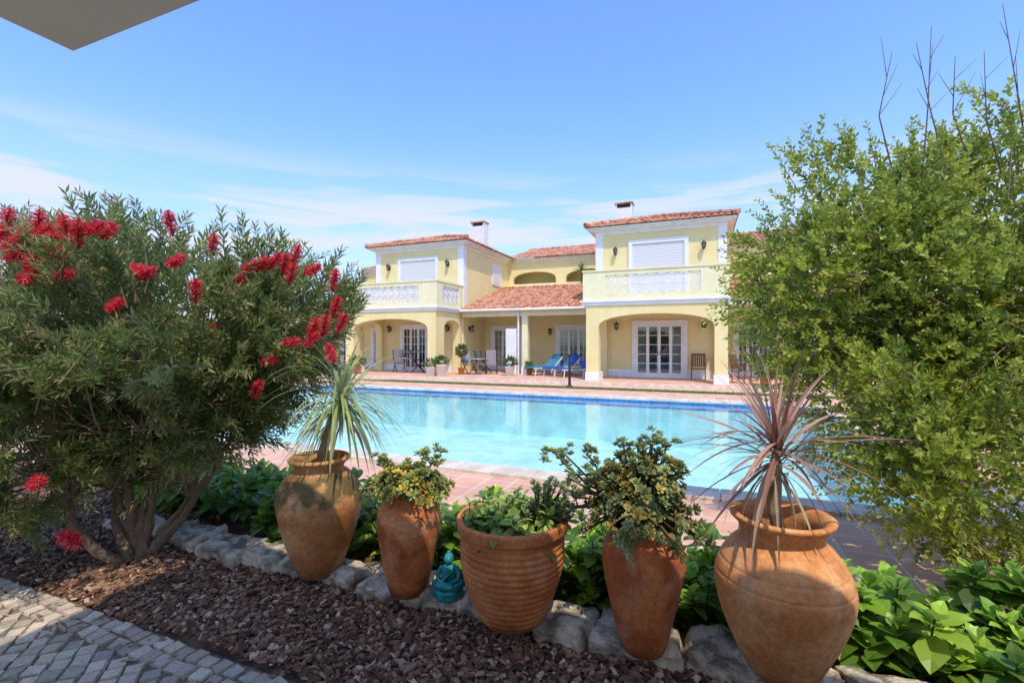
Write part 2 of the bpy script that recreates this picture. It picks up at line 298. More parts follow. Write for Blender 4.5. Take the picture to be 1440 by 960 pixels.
# edging stones
ed=MB(); x=-4.7; k=0
while x<3.6:
    Ls=random.uniform(.26,.5); W=random.uniform(.26,.36); H=random.uniform(.10,.15)
    n=11; vs={};V=[];F=[]
    def vid(p):
        key=tuple(np.round(p,4))
        if key not in vs: vs[key]=len(V); V.append(np.array(p))
        return vs[key]
    lin=np.linspace(-1,1,n)
    for ax in range(3):
        for sg in(-1,1):
            for i in range(n-1):
                for j in range(n-1):
                    q=[]
                    for (u,v) in((lin[i],lin[j]),(lin[i+1],lin[j]),(lin[i+1],lin[j+1]),(lin[i],lin[j+1])):
                        p=[0,0,0]; p[ax]=sg; p[(ax+1)%3]=u; p[(ax+2)%3]=v; q.append(vid(p))
                    F.append(q if sg>0 else q[::-1])
    out=[]; sh=[random.uniform(-.2,.2) for _ in range(4)]
    for p in V:
        r=np.linalg.norm(p,ord=9); q=p/r
        q=np.array([q[0]*Ls/2*.98*(1+sh[0]*q[1]),q[1]*W/2*(1+sh[1]*q[0]),q[2]*H/2*(1+sh[2]*q[0]*.6)])
        nz_=noise.noise_vector(Vector((q[0]*7+k*9,q[1]*7,q[2]*7)))*.034+noise.noise_vector(Vector((q[0]*22+k*9,q[1]*22,q[2]*22)))*.016+noise.noise_vector(Vector((q[0]*50+k*9,q[1]*50,q[2]*50)))*.006
        out.append((q[0]+nz_.x+x+Ls/2,q[1]+nz_.y+2.5+.03*math.sin(k*1.7),q[2]+nz_.z+.04))
    ed.add(out,F,'lime',False); x+=Ls+.008; k+=1
ed.obj('stone_edging')
# ------------------------------------------------------------ near house (overhang)
nh=empty('white_house'); g=MB(); g.box(-2.41,7,-3.2,1.12,2.80,3.02,'plaster'); g.obj('balcony_slab',parent=nh)
g=MB(); g.box(-2.3,7,-3.6,-3.2,0,3.4,'plaster'); g.obj('wall',parent=nh)
# ------------------------------------------------------------ yellow house
H=empty('yellow_house',(-4.27,17.9,0))
PIT=.24
def slope(b,o,u,W,v,dz,Lfn):
    o=np.array(o,float);u=np.array(u,float);v=np.array(v,float);nC=max(1,round(W/PIT));pw=W/nC
    up=np.array([0,0,1.]); A=np.linspace(0,math.pi,6)
    for i in range(nC):
        xc=(i+.5)*pw; Lc=Lfn(xc)
        if Lc<.08: continue
        t=0
        while t<Lc:
            e=min(t+.42,Lc+.02); vs=[]; jit=random.uniform(-.01,.01)
            for (tt,rr,h) in((t,.105,.022),(e,.088,.0)):
                for a in A: vs.append(o+u*(xc+math.cos(a)*rr+jit)+v*tt+up*(dz*tt+h+math.sin(a)*.085))
            b.add(vs,[(j,j+1,j+7,j+6) for j in range(5)]+[(0,5,4,3,2,1)],'roof',False); t+=.42
def cap(b,p,q,r=.11):
    p=np.array(p,float);q=np.array(q,float);n=np.linalg.norm(q-p);k=max(1,int(n/.4));d=(q-p)/n
    for i in range(k):
        s0=p+d*(n*i/k);s1=p+d*(n*(i+1)/k+.03); b.tube([s0+[0,0,.05],s1+[0,0,.035]],[r,r*.85],'roof',8,True)
def arch(a,b_,z0,spring,top,n=14):
    pts=[(a,z0)]
    for i in range(n+1):
        t=math.pi*(1-i/n); pts.append(((a+b_)/2+(b_-a)/2*math.cos(t),spring+(top-spring)*math.sin(t)**.8))
    pts.append((b_,z0)); return pts
def archwall(b,x0,x1,z0,z1,a,b_,spring,top,y0,y1,k,axis='y'):
    b.prism([(x0,z0)]+arch(a,b_,z0,spring,top)+[(x1,z0),(x1,z1),(x0,z1)],y0,y1,k,axis)
def french(b,x0,x1,y,z0,z1,cols=4,rows=5,frame=.09,mid=True,curt=True):
    b.box(x0,x1,y-.012,y-.004,z0,z1,'dark')  # dark panel on the solid wall, room shade painted as its colour
    W=x1-x0
    if curt:
        for cx0,cx1 in((x0+.1,x0+W*.27),(x1-W*.27,x1-.1),(x0+W*.44,x0+W*.47)):
            n=int((cx1-cx0)/.05)+1
            for i in range(n):
                xa=cx0+(cx1-cx0)*i/n; xb=cx0+(cx1-cx0)*(i+1)/n
                b.box(xa,xb,y-.022-.006*(i%2),y-.0125,z0+.1,z1-.1,'curtain')
    b.box(x0+.02,x1-.02,y-.048,y-.040,z0+.02,z1-.02,'glass')
    b.box(x0-.14,x0+frame*.6,y-.09,y+.0,z0,z1+.14,'white'); b.box(x1-frame*.6,x1+.14,y-.09,y,z0,z1+.14,'white'); b.box(x0+frame*.6,x1-frame*.6,y-.088,y,z1-.05,z1+.14,'white')
    b.box(x0+frame*.6,x1-frame*.6,y-.075,y-.03,z0,z0+.2,'white')
    for i in range(cols):
        c0=x0+frame*.6+(W-frame*1.2)*i/cols; c1=x0+frame*.6+(W-frame*1.2)*(i+1)/cols
        b.box(c0,c0+.06,y-.07,y-.03,z0+.2,z1-.05,'white'); b.box(c1-.06,c1,y-.07,y-.03,z0+.2,z1-.05,'white')
        b.box(c0+.06,c1-.06,y-.068,y-.03,z1-.13,z1-.05,'white')
        for r in range(1,rows):
            zz=z0+.2+(z1-z0-.3)*r/rows; b.box(c0+.06,c1-.06,y-.062,y-.036,zz-.012,zz+.012,'white')
        xm=(c0+c1)/2
        if mid: b.box(xm-.012,xm+.012,y-.064,y-.034,z0+.2,z1-.13,'white')
    for hx in (-.05,.05): b.box((x0+x1)/2+hx-.01,(x0+x1)/2+hx+.01,y-.1,y-.07,z0+.95,z0+1.08,'black')
def lantern(b,x,y,z,dx=0,dy=-1):
    b.box(x-.04,x+.04,y-.02 if dy else y-.04,y+.02 if dy else y+.04,z-.12,z+.1,'black')
    cx,cy=x+dx*.17,y+dy*.17
    b.tube([(x,y,z-.06),(x+dx*.09,y+dy*.09,z-.16),(cx,cy,z-.13)],.012,'black',6)
    b.lathe([(.001,-.14),(.045,-.12),(.075,.06)],'lantern',(cx,cy,z),6)
    for i in range(6):
        a=math.pi/3*i; b.tube([(cx+.047*math.cos(a),cy+.047*math.sin(a),z-.12),(cx+.078*math.cos(a),cy+.078*math.sin(a),z+.06)],.016,'black',4)
    b.lathe([(.11,.06),(.10,.08),(.055,.14),(.02,.16),(.018,.2),(.001,.21)],'black',(cx,cy,z),8)
    b.lathe([(.001,-.19),(.04,-.15),(.055,-.12),(.001,-.12)],'black',(cx,cy,z),8)
def lattice(b,x0,x1,z0,z1,y,axis='y',k='white'):
    n=max(1,round((x1-x0)/.36)); cx=(x1-x0)/n; rows=2; cz=(z1-z0)/rows
    def br(p,q,w=.028,o=0):
        p=np.array(p);q=np.array(q);d=(q-p)/np.linalg.norm(q-p);nn=np.array([-d[1],d[0]])*w
        poly=[p+nn,q+nn,q-nn,p-nn]; b.prism([tuple(a) for a in poly],y-.03-o,y+.03+o,k,axis)
    for i in range(n):
        for j in range(rows):
            a,c=x0+i*cx,z0+j*cz; br((a,c),(a+cx,c+cz),.016); br((a,c+cz),(a+cx,c),.016,.002)
            m_=(a+cx/2,c+cz/2); rr=min(cx,cz)*.34
            P8=[(m_[0]+rr*math.cos(math.pi/4*t),m_[1]+rr*math.sin(math.pi/4*t)) for t in range(8)]
            for t in range(8): br(P8[t],P8[(t+1)%8],.014,.004)
    for i in range(n+1):
        a=x0+i*cx; br((a,z0),(a,z1),.016,.006)
    br((x0,(z0+z1)/2),(x1,(z0+z1)/2),.016,.008)
def hip(b,x0,x1,y0,y1,z,sl=.29):
    W=x1-x0;D=y1-y0;h=W/2*sl; r0=(x0+W/2,y0+W/2,z+h); r1=(x0+W/2,y1-W/2,z+h)
    b.add([(x0,y0,z),(x1,y0,z),(x1,y1,z),(x0,y1,z),r0,r1],[(0,1,4),(1,2,5,4),(2,3,5),(3,0,4,5)],'roof')
    slope(b,(x0,y0,z),(1,0,0),W,(0,1,0),sl,lambda x:min(x,W-x))
    slope(b,(x1,y0,z),(0,1,0),D,(-1,0,0),sl,lambda x:min(x,D-x,W/2))
    slope(b,(x0,y0,z),(0,1,0),D,(1,0,0),sl,lambda x:min(x,D-x,W/2))
    cap(b,(x0,y0,z+.06),(r0[0],r0[1],r0[2]+.06));cap(b,(x1,y0,z+.06),(r0[0],r0[1],r0[2]+.06));cap(b,(r0[0],r0[1],r0[2]+.06),(r1[0],r1[1],r1[2]+.06))
TZ=.10
def block(s,chx,chy,right):
    Wd=5.18
    b=MB()
    b.box(s,s+Wd,2.5,11,0,6.32,'yellow')
    archwall(b,s+.12,s+Wd-.06,0,2.98,s+.6,s+4.69,2.15,2.64,.03,.45,'yellow')
    for xx in (s+.12,s+Wd-.45):
        archwall(b,.45,2.498,0,2.98,.75,2.25,2.15,2.6,xx,xx+.39,'yellow','x')
    for x0,x1 in((s+.09,s+.63),(s+4.66,s+Wd-.03)):
        b.box(x0,x1,.0,.78,0,.42,'white')
    b.box(s+.51,s+1.53,2.46,2.499,0,.42,'white'); b.box(s+3.74,s+Wd-.46,2.46,2.499,0,.42,'white')
    b.box(s-.02,s+Wd+.02,-.02,2.5,2.982,3.10,'white'); b.box(s-.07,s+Wd+.07,-.07,2.5,3.10,3.17,'white')
    y0=0;y1=.16
    b.box(s,s+Wd,y0,y1,3.17,3.42,'cream'); b.box(s,s+.88,y0,y1,3.42,4.12,'cream'); b.box(s+4.24,s+Wd,y0,y1,3.42,4.12,'cream'); b.box(s,s+Wd,y0,y1,4.12,4.27,'cream')
    lattice(b,s+.88,s+4.24,3.42,4.12,.08)
    for xx in(s,s+Wd-.16):
        b.box(xx,xx+.16,.16,2.498,3.17,3.42,'cream'); b.box(xx,xx+.16,.16,.5,3.42,4.12,'cream'); b.box(xx,xx+.16,2.1,2.498,3.42,4.12,'cream'); b.box(xx,xx+.16,.16,2.498,4.12,4.27,'cream')
        lattice(b,.5,2.1,3.42,4.12,xx+.08,'x')
    b.box(s-.03,s+Wd+.03,-.03,.19,4.27,4.33,'cream'); b.box(s-.03,s+.19,.19,2.498,4.27,4.33,'cream'); b.box(s+Wd-.19,s+Wd+.03,.19,2.498,4.27,4.33,'cream')
    for x0,x1 in((s-.025,s+.3),(s+Wd-.3,s+Wd+.025)): b.box(x0,x1,2.475,2.8,3.17,6.2,'white')
    b.box(s-.04,s+Wd+.04,2.46,11.04,6.2,6.36,'white'); b.box(s-.2,s+Wd+.2,2.3,11.2,6.36,6.44,'white'); b.box(s-.36,s+Wd+.36,2.14,11.36,6.44,6.49,'white')
    x0,x1,z1=s+1.55,s+3.62,5.72
    b.box(x0-.16,x0,2.42,2.499,3.2,z1+.16,'white'); b.box(x1,x1+.16,2.42,2.499,3.2,z1+.16,'white'); b.box(x0,x1,2.42,2.499,z1,z1+.16,'white')
    z=3.25
    while z<z1: b.box(x0,x1,2.47-.006*(int(z/.055)%2),2.498,z,z+.05,'shut'); z+=.055
    xs=s+Wd; b.box(xs,xs+.05,5.9,7.1,4.75,5.9,'white'); b.box(xs+.001,xs+.062,6.05,6.95,4.88,5.78,'shut')
    xs=s; b.box(xs-.05,xs,5.9,7.1,4.75,5.9,'white')
    french(b,s+1.67,s+3.6,2.498,TZ,2.34,mid=not right)
    b.obj('house_block',parent=H)
    r=MB(); hip(r,s-.42,s+Wd+.42,2.08,11.4,6.5); r.obj('hip_roof',parent=H)
    c=MB(); c.box(chx-.40,chx+.40,chy-.3,chy+.3,6.4,8.1,'white')
    for dx in(-.36,.36): c.box(chx+dx-.04,chx+dx+.04,chy-.28,chy+.28,8.1,8.3,'white')
    c.box(chx-.31,chx+.31,chy-.2,chy+.2,8.1,8.28,'black')
    c.box(chx-.44,chx+.44,chy-.34,chy+.34,8.3,8.36,'roof'); c.obj('chimney',parent=H)
    l=MB()
    for dx in(.85,4.35): lantern(l,s+dx,2.49,5.45)
    for dx in(.9,4.35): lantern(l,s+dx,2.49,2.25)
    l.obj('wall_lanterns',parent=H)
block(0,.75,5.6,True); block(-11.72,-7.45,6.2,False)
def mid(s0,s1,pillar=True,doors=((.6,2.2),(4.2,5.8))):
    W=s1-s0; b=MB()
    b.box(s0,s1,5.0,8.3,0,3.3,'yellow'); b.box(s0,s1,6.85,8.3,3.3,4.50,'yellow')
    b.box(s0,s1,2.32,2.6,2.78,3.06,'cream'); b.box(s0,s1,2.6,5.0,2.98,3.05,'white')
    if pillar: b.box((s0+s1)/2-.14,(s0+s1)/2+.14,2.32,2.6,0,2.78,'cream'); b.box((s0+s1)/2-.17,(s0+s1)/2+.17,2.29,2.63,0,.42,'white'); b.tube([((s0+s1)/2-.3,2.28,0),((s0+s1)/2-.3,2.28,3.0)],.045,'white',8)
    b.tube([(s0,2.06,3.06),(s1,2.06,3.06)],.06,'white',8)
    for a,c in doors: french(b,s0+a,s0+c,4.998,TZ,2.3,cols=3,curt=True)
    e=[0]+[v for d in doors for v in(d[0]-.15,d[1]+.15)]+[W]
    for i in range(0,len(e),2):
        if e[i+1]>e[i]: b.box(s0+e[i],s0+e[i+1],4.96,4.999,0,.42,'white')
    n=max(1,round(W/3.3)); cw_=W/n
    for i in range(n):
        a=s0+i*cw_; archwall(b,a,a+cw_,4.5,6.32,a+.3,a+cw_-.3,5.25,5.72,8.3,8.55,'yellow')
        b.box(a+.3,a+cw_-.3,8.36,8.46,4.5,5.02,'cream')
    b.box(s0,s1,9.3,9.5,4.0,6.32,'yellow'); b.box(s0,s1,8.3,9.3,3.9,4.1,'white')
    b.box(s0,s1,8.26,8.6,6.32,6.44,'white'); b.box(s0,s1,8.1,9.6,6.44,6.49,'white')
    b.obj('house_wing',parent=H)
    r=MB(); sl=.31
    r.add([(s0,2.1,3.08),(s1,2.1,3.08),(s1,6.85,3.08+4.75*sl),(s0,6.85,3.08+4.75*sl)],[(0,1,2,3)],'roof'); slope(r,(s0,2.1,3.08),(1,0,0),W,(0,1,0),sl,lambda x:4.72)
    cap(r,(s0,6.85,3.1+4.75*sl),(s1,6.85,3.1+4.75*sl))
    r.add([(s0,8.0,6.5),(s1,8.0,6.5),(s1,12,7.7),(s0,12,7.7),(s0,16,6.5),(s1,16,6.5)],[(0,1,2,3),(3,2,5,4)],'roof'); slope(r,(s0,8.0,6.5),(1,0,0),W,(0,1,0),.3,lambda x:4.0)
    cap(r,(s0,12,7.72),(s1,12,7.72)); r.obj('wing_roof',parent=H)
mid(-6.54,0,doors=((.5,2.1),(4.1,5.7))); mid(5.18,11.7,doors=((.5,1.8),(4.1,5.7))); mid(-17.2,-11.72,pillar=False,doors=((1.0,2.4),(3.3,4.9)))
g=MB(); g.box(-18,13,-.55,5.0,0.0,TZ,'deck'); g.obj('terrace_floor',parent=H)
g=MB(); g.box(-18,13,-.72,-.552,-.03,TZ-.01,'coping'); g.obj('terrace_kerb',parent=H,bevel=.01)
g=MB(); g.box(-4.25,-3.68,2.4,2.47,TZ,2.2,'white'); g.obj('partition_screen',parent=H)
l=MB(); lantern(l,-6.5,3.1,2.25,1,0); lantern(l,-2.85,4.99,2.1); lantern(l,-12.3,4.99,2.1); l.obj('porch_lanterns',parent=H)
# ------------------------------------------------------------ patio furniture
def HW(x,y,z=TZ): return (x-4.27,y+17.9,z)
def lounger(x,y,rot,cloth):
    b=MB()
    for sx in(-.3,.3): b.tube([(sx,-.95,.32),(sx,.35,.32)],.022,'white',6); b.tube([(sx,.35,.32),(sx,.95,.78)],.022,'white',6)
    for yy in(-.8,.25):
        for sx in(-.3,.3): b.tube([(sx,yy,.32),(sx,yy-.05,0)],.022,'white',6)
    for sx in(-.3,.3): b.lathe([(.001,-.02),(.12,-.02),(.12,.02),(.001,.02)],'white',(sx,.5,.12),10)
    b.box(-.29,.29,-.95,.34,.335,.40,cloth)
    b.obox((0,.66,.585),(.29,0,0),(0,.32,.245),(0,-.02,.03),cloth)
    b.obox((0,.86,.80),(.2,0,0),(0,.09,.07),(0,-.02,.04),cloth)
    b.obj('sun_lounger',HW(x,y),rot=rot)
lounger(-2.35,2.3,math.radians(-25),'teal2'); lounger(-1.5,2.3,math.radians(-25),'blue'); lounger(-.75,1.7,math.radians(-35),'blue')
g=MB(); g.obox((0,0,.42),(.22,0,0),(0,.3,0),(0,0,.02),'yellowcloth'); g.obox((-.1,-.22,.36),(.12,0,0),(0,.015,0),(0,0,.1),'yellowcloth'); g.obj('towel',HW(-.8,1.5),rot=math.radians(-35))
def chair(x,y,rot,k='wood',name='wooden_chair',h=1.0,arms=True):
    b=MB()
    for sx in(-.25,.25):
        b.tube([(sx,-.22,0),(sx,-.24,.62 if arms else .44)],.02,k,6); b.tube([(sx,.22,0),(sx,.22,.45),(sx,.32,h)],.02,k,6)
        if arms: b.box(sx-.03,sx+.03,-.28,.27,.62,.645,k)
        b.tube([(sx,-.22,.15),(sx,.22,.15)],.013,k,5)
    for i in range(6): yy=-.24+i*.085; b.box(-.25,.25,yy,yy+.065,.42,.44,k)
    for i in range(6): xx=-.2+i*.08; b.obox((xx,.285,.74),(.025,0,0),(0,.045,.24),(0,-.01,.003),k)
    b.box(-.27,.27,.30,.34,h-.05,h+.02,k); b.obj(name,HW(x,y),rot=rot)
chair(4.15,1.9,0); chair(5.6,.9,math.radians(60))
def fold(x,y,rot):
    b=MB()
    for sx in(-.25,.25):
        b.tube([(sx,-.3,0),(sx,.25,.62),(sx,.38,1.1)],.022,'black',6); b.tube([(sx,.35,0),(sx,-.25,.62)],.02,'black',6); b.tube([(sx,-.28,.62),(sx,.22,.62)],.022,'black',6)
    b.obox((0,-.02,.42),(.24,0,0),(0,.24,-.02),(0,0,.012),'grey'); b.obox((0,.28,.78),(.24,0,0),(0,.09,.32),(0,-.01,.004),'grey')
    b.obj('folding_chair',HW(x,y),rot=rot)
fold(-5.3,2.2,math.radians(150)); fold(-4.75,1.9,math.radians(200)); fold(-5.7,1.5,math.radians(60)); fold(-9.6,1.6,math.radians(200)); fold(-8.4,1.4,math.radians(120))
def table(x,y,r=.45,h=.72,k='grey',name='patio_table'):
    b=MB(); b.lathe([(.001,h-.03),(r,h-.03),(r+.01,h-.01),(r,h),(.001,h)],k,n=24); b.tube([(0,0,.05),(0,0,h-.03)],.03,'grey',8)
    for i in range(4): a=math.pi/2*i+.4; b.tube([(0,0,.12),(r*.7*math.cos(a),r*.7*math.sin(a),0)],.018,'grey',6)
    b.obj(name,HW(x,y))
table(-5.2,1.4); table(-9.0,1.2)
b=MB(); b.box(-.25,.25,-.2,.2,.33,.36,'shut')
for i in(-.22,.22):
    for j in(-.17,.17): b.tube([(i,j,0),(i*.9,j*.9,.33)],.015,'shut',6)
b.obj('side_table',HW(1.0,1.6))
b=MB(); b.tube([(0,0,0),(0,0,1.0),(0,0,1.06)],[.05,.04,.04],'black',10); b.lathe([(.12,0),(.12,.02),(.05,.05),(.05,.05)],'black'); b.lathe([(.04,1.06),(.07,1.08),(.07,1.13),(.001,1.15)],'black'); b.obj('bollard_light',HW(-.1,-1.6,0))
def planter(x,y,k,r,h,leaf=(.09,.16,.04),fl=None,n=220,lr=.35,lh=.5,name='potted_plant',stem=0):
    e=empty(name,HW(x,y)); b=MB(); b.lathe([(.001,0),(r*.7,0),(r,h),(r*1.08,h),(r*1.08,h*.9+.02),(r*.85,h*.9),(.001,h*.88)],k,n=20); b.obj('planter',parent=e)
    if stem: b=MB(); b.tube([(0,0,h*.8),(.01,0,h+stem)],.018,'wood',6); b.obj('stem',parent=e)
    d=rdir(n); p=d*np.array([lr,lr,lh*.5])*rng.uniform(.3,1,(n,1))+np.array([0,0,h+stem+lh*.4])
    c=np.array(leaf)*rng.uniform(.6,1.6,(n,1)); parts=[(*inst(TB,p,d+[0,0,.3],rdir(n),rng.uniform(.1,.18,n),.07,c),0)]
    if fl: k2=30; d=rdir(k2); parts.append((*inst(TOV,d*np.array([lr,lr,lh*.5])*1.02+np.array([0,0,h+stem+lh*.4]),rdir(k2),rdir(k2),.1,.09,np.tile(fl,(k2,1))),0))
    bulk('foliage',parts,['leaf'],parent=e)
M['whitepot']=M['white']
planter(-6.25,-.1,'whitepot',.26,.5,n=160,lr=.28,lh=.35); planter(-6.65,-.3,'whitepot',.22,.4,n=120,lr=.3,lh=.4)
planter(-5.9,1.1,'terra',.16,.3,fl=(.6,.03,.03),stem=.6,lr=.25,lh=.45); planter(-3.55,1.2,'whitepot',.22,.42,(.09,.13,.06),n=200,lr=.32,lh=.45)
planter(-3.0,2.2,'terra',.15,.3,n=80,lr=.15,lh=.3); planter(-2.9,1.9,'terra',.12,.25,n=60,lr=.12,lh=.2); planter(6.3,.3,'terra',.2,.35); planter(-10.7,-.2,'terra',.2,.35,fl=(.5,.05,.1))
e=empty('yucca_plant',HW(-1.9,7.6,4.5))
def ribbon(base,az,el,L_,W_,droop,seg=8,fold=.15):
    d=np.array([math.cos(az)*math.cos(el),math.sin(az)*math.cos(el),math.sin(el)]); p=np.array(base,float); V=[];side=np.array([-math.sin(az),math.cos(az),0])
    for i in range(seg+1):
        t=i/seg; w_=W_*(.55+.9*t if t<.35 else .87*(1-((t-.35)/.65)**1.6)+.02)*.5
        up=np.cross(side,d)*-1
        V+=[p+side*w_+up*fold*w_,p.copy(),p-side*w_+up*fold*w_]
        p=p+d*L_/seg; d=d+np.array([0,0,-droop/seg]); d/=np.linalg.norm(d)
    F=[]
    for i in range(seg): a=i*3; F+=[(a,a+1,a+4,a+3),(a+1,a+2,a+5,a+4)]
    return np.array(V),np.array(F)
parts=[]
V,F=tube([(0,0,0),(.03,0,1.0)],[.06,.05]); parts.append((V,F,np.array([.2,.15,.1]),1))
for i in range(60):
    V,F=ribbon((.03,0,1.0),random.uniform(0,6.28),random.uniform(-.4,1.4),.6,.05,.6); parts.append((V,F,np.array([.1,.16,.05])*random.uniform(.6,1.3),0))
bulk('foliage',parts,['leaf','bark'],parent=e)
# ------------------------------------------------------------ bushes
def fnoise(p,s,o=0): return noise.noise(Vector((p[0]*s+o,p[1]*s,p[2]*s)))
def bush(lobes,ntw,base,T,ll,lw,nl,cols,twl,trunk,stems,seedo=0,spread=.8,upb=.35,extra=None,gap=-.25,barkc=(.26,.185,.125),tipp=.55):
    parts=[];wts=np.array([l[1][0]*l[1][2] for l in lobes]);wts/=wts.sum()
    P=[];D=[];Ls=[];Cc=[];tries=0
    while len(P)<ntw and tries<ntw*6:
        tries+=1; li=rng.choice(len(lobes),p=wts); c,r=lobes[li]; d=rdir(1)[0]
        cn=fnoise(np.array(c)+np.array(r)*d,2.2,seedo)
        if cn<gap: continue
        rho=(1-abs(rng.normal(0,.22)))*(1+.30*cn*1.6)
        q=np.array(c)+np.array(r)*d*rho
        if q[2]<.12: continue
        td=d*.9+np.array([0,0,upb])+rng.normal(0,.35,3); td/=np.linalg.norm(td)
        P.append(q-td*twl*.5);D.append(td);Ls.append(twl*rng.uniform(.6,1.4))
        Cc.append(np.clip(.62+.9*fnoise(q,3.5,seedo+20)+.25*rng.normal(),0,1))
    if extra:
        for q,td,L_ in extra: P.append(np.array(q));D.append(norm(np.array(td)));Ls.append(L_);Cc.append(.7)
    P=np.array(P);D=np.array(D);Ls=np.array(Ls);Cc=np.array(Cc);n=len(P)
    t=np.tile(np.linspace(.08,1,nl),(n,1))+rng.normal(0,.02,(n,nl)); ang=rng.uniform(0,6.28,(n,1))+np.arange(nl)[None]*2.4
    a=norm(np.cross(D,rng.normal(size=(n,3)))); b=np.cross(D,a)
    sag=np.zeros((n,nl,3)); sag[...,2]=-(t**2)*.12*Ls[:,None]
    pos=P[:,None]+D[:,None]*(Ls[:,None]*t)[...,None]+sag
    rad=np.cos(ang)[...,None]*a[:,None]+np.sin(ang)[...,None]*b[:,None]
    ld=norm(rad*spread+D[:,None]*(.55+.5*t[...,None])+rng.normal(0,.15,(n,nl,3)))
    nr=norm(np.cross(np.cross(ld,D[:,None]),ld)*-1+np.array([0,0,.8])+rng.normal(0,.3,(n,nl,3)))
    c0,c1,c2=[np.array(x) for x in cols]; s_=Cc[:,None,None]; cc=c0*(1-s_)+c1*s_
    tipf=(np.clip(t-.72,0,1)/.28)[...,None]*(rng.random((n,1,1))<tipp); cc=cc*(1-tipf*.7)+c2*tipf*.7
    cc=cc*rng.uniform(.75,1.3,(n,nl,1))
    szf=(1-.35*t)*rng.uniform(.7,1.2,(n,nl))
    V,F,CC=inst(T,pos.reshape(-1,3),ld.reshape(-1,3),nr.reshape(-1,3),(ll*szf).ravel(),(lw*szf).ravel(),cc.reshape(-1,3)); parts.append((V,F,CC,0))
    for k in rng.choice(n,min(n,1800),replace=False):
        pts=[P[k]-D[k]*.12,P[k]+D[k]*Ls[k]*.5+[0,0,-.03*Ls[k]],P[k]+D[k]*Ls[k]+[0,0,-.12*Ls[k]]]
        V,F=tube(pts,[.0045,.003,.0014],3); parts.append((V,F,np.array(barkc)*1.1,1))
    for k in rng.choice(n,stems,replace=False):
        b0=np.array(trunk[rng.integers(len(trunk))]); e_=P[k]; mid_=b0*.45+e_*.55; mid_[2]=b0[2]*.4+e_[2]*.6; mid_+=rng.normal(0,.09,3)
        q1=b0*.75+e_*.25+np.array([0,0,.12])+rng.normal(0,.05,3)
        ts=np.linspace(0,1,7)[:,None]; pts=(1-ts)**3*b0+3*(1-ts)**2*ts*q1+3*(1-ts)*ts**2*mid_+ts**3*e_
        pts[1:-1]+=rng.normal(0,.015,(5,3)); r0=rng.uniform(.008,.018)
        V,F=tube(pts,np.linspace(r0,.003,7),5); parts.append((V,F,np.array(barkc)*rng.uniform(.7,1.3),1))
    for i in range(len(trunk)):
        tb=np.array(base)+rng.normal(0,.04,3)*[1,1,0]; tt=np.array(trunk[i]); ts=np.linspace(0,1,10)[:,None]; pts=tb*(1-ts)+tt*ts+np.sin(ts*3.1)*rng.normal(0,.05,3)+rng.normal(0,.008,(10,3)); pts[:,2]=np.linspace(-.03,tt[2],10)
        V,F=tube(pts,np.linspace(.05,.018,10)*rng.uniform(.7,1.1)*(1+rng.normal(0,.06,10)),8); parts.append((V,F,np.array(barkc)*.8,1))
    return parts,P,D
lb=[(C(-2.75,3.45,1.60),(1.25,.95,.78)),(C(-1.85,3.45,1.68),(.62,.6,.52)),(C(-3.35,3.1,1.0),(.75,.6,.62)),(C(-2.35,3.5,1.12),(.75,.6,.42)),(C(-3.6,3.4,1.80),(.9,.8,.66))]
trk=[C(-2.9,3.4,.55),C(-2.6,3.45,.6),C(-2.4,3.5,.45),C(-2.75,3.35,.75),C(-3.1,3.3,.5),C(-2.65,3.6,.7),C(-2.2,3.5,.7),C(-3.0,3.6,.7)]
parts,P,D=bush(lb,3300,C(-2.73,3.42),TL,.088,.020,28,((.10,.155,.040),(.30,.36,.10),(.55,.38,.18)),.27,trk,150,0,.8,.45,gap=-.22,
   extra=[(C(-1.25+random.uniform(-.25,.1),3.3,1.6+random.uniform(0,.45)),C(.5,0,.9),.3) for _ in range(25)]+[(C(random.uniform(-3.4,-1.6),3.2,2.08+random.uniform(-.1,.12)),C(random.uniform(-.3,.3),0,1),.34) for _ in range(34)])
def flower(c,ax,L_=.11,R=.042,n=260):
    ax=norm(np.array(ax,float)); t=rng.uniform(-.5,.5,n); a=norm(np.cross(ax,rng.normal(size=(n,3)))); d=norm(a+ax*.45+rng.normal(0,.12,(n,3)))
    pos=np.array(c)+ax*(t*L_)[:,None]; env=np.sqrt(np.clip(1-(2*t)**4,.15,1))
    cr=np.array([.90,.03,.06])*rng.uniform(.7,1.1,(n,1)); hi=rng.random(n)<.3; cr[hi]=[.92,.26,.27]
    core=tube([np.array(c)-ax*L_*.5,np.array(c)+ax*L_*.55],.006,5)
    return [inst(TL,pos,d,rdir(n),R*env*rng.uniform(.7,1.25,n),.0040,cr),(core[0],core[1],np.array([.45,.04,.04]))]
fl=[(240,315,0,1),(75,358,1,.2),(85,384,1,-.1),(45,368,.7,.5),(30,335,.6,.4),(130,322,1,.3),(8,312,.6,.7),(38,390,.9,.3),(195,378,.8,-.4),(245,368,.9,.3),(330,392,1,.1),(400,372,.3,1),(376,507,.8,.2),(408,481,1,.1),(440,462,.5,1),(456,458,.3,1),(472,432,.4,.9),(465,495,.4,-.9),(437,478,.7,.5),(97,757,1,-.3),(300,345,.3,1),(368,372,.6,.5),(438,380,.9,.4),(470,395,.3,1),(360,548,.5,.8),(152,326,.8,.5),(93,325,.1,1),(385,368,.6,.6),(415,360,.5,.9),(60,330,.8,.6),(20,360,.8,.2),(55,318,.3,1),(50,680,.5,.3),(350,375,.7,.3),(480,455,.5,.8),(15,345,1,.3),(70,345,.5,.7),(410,385,.4,.9),(205,385,.9,.4),(110,330,.3,1),(0,330,.7,.5),(275,410,.2,1),(160,430,.8,.4),(300,470,.4,.8)]
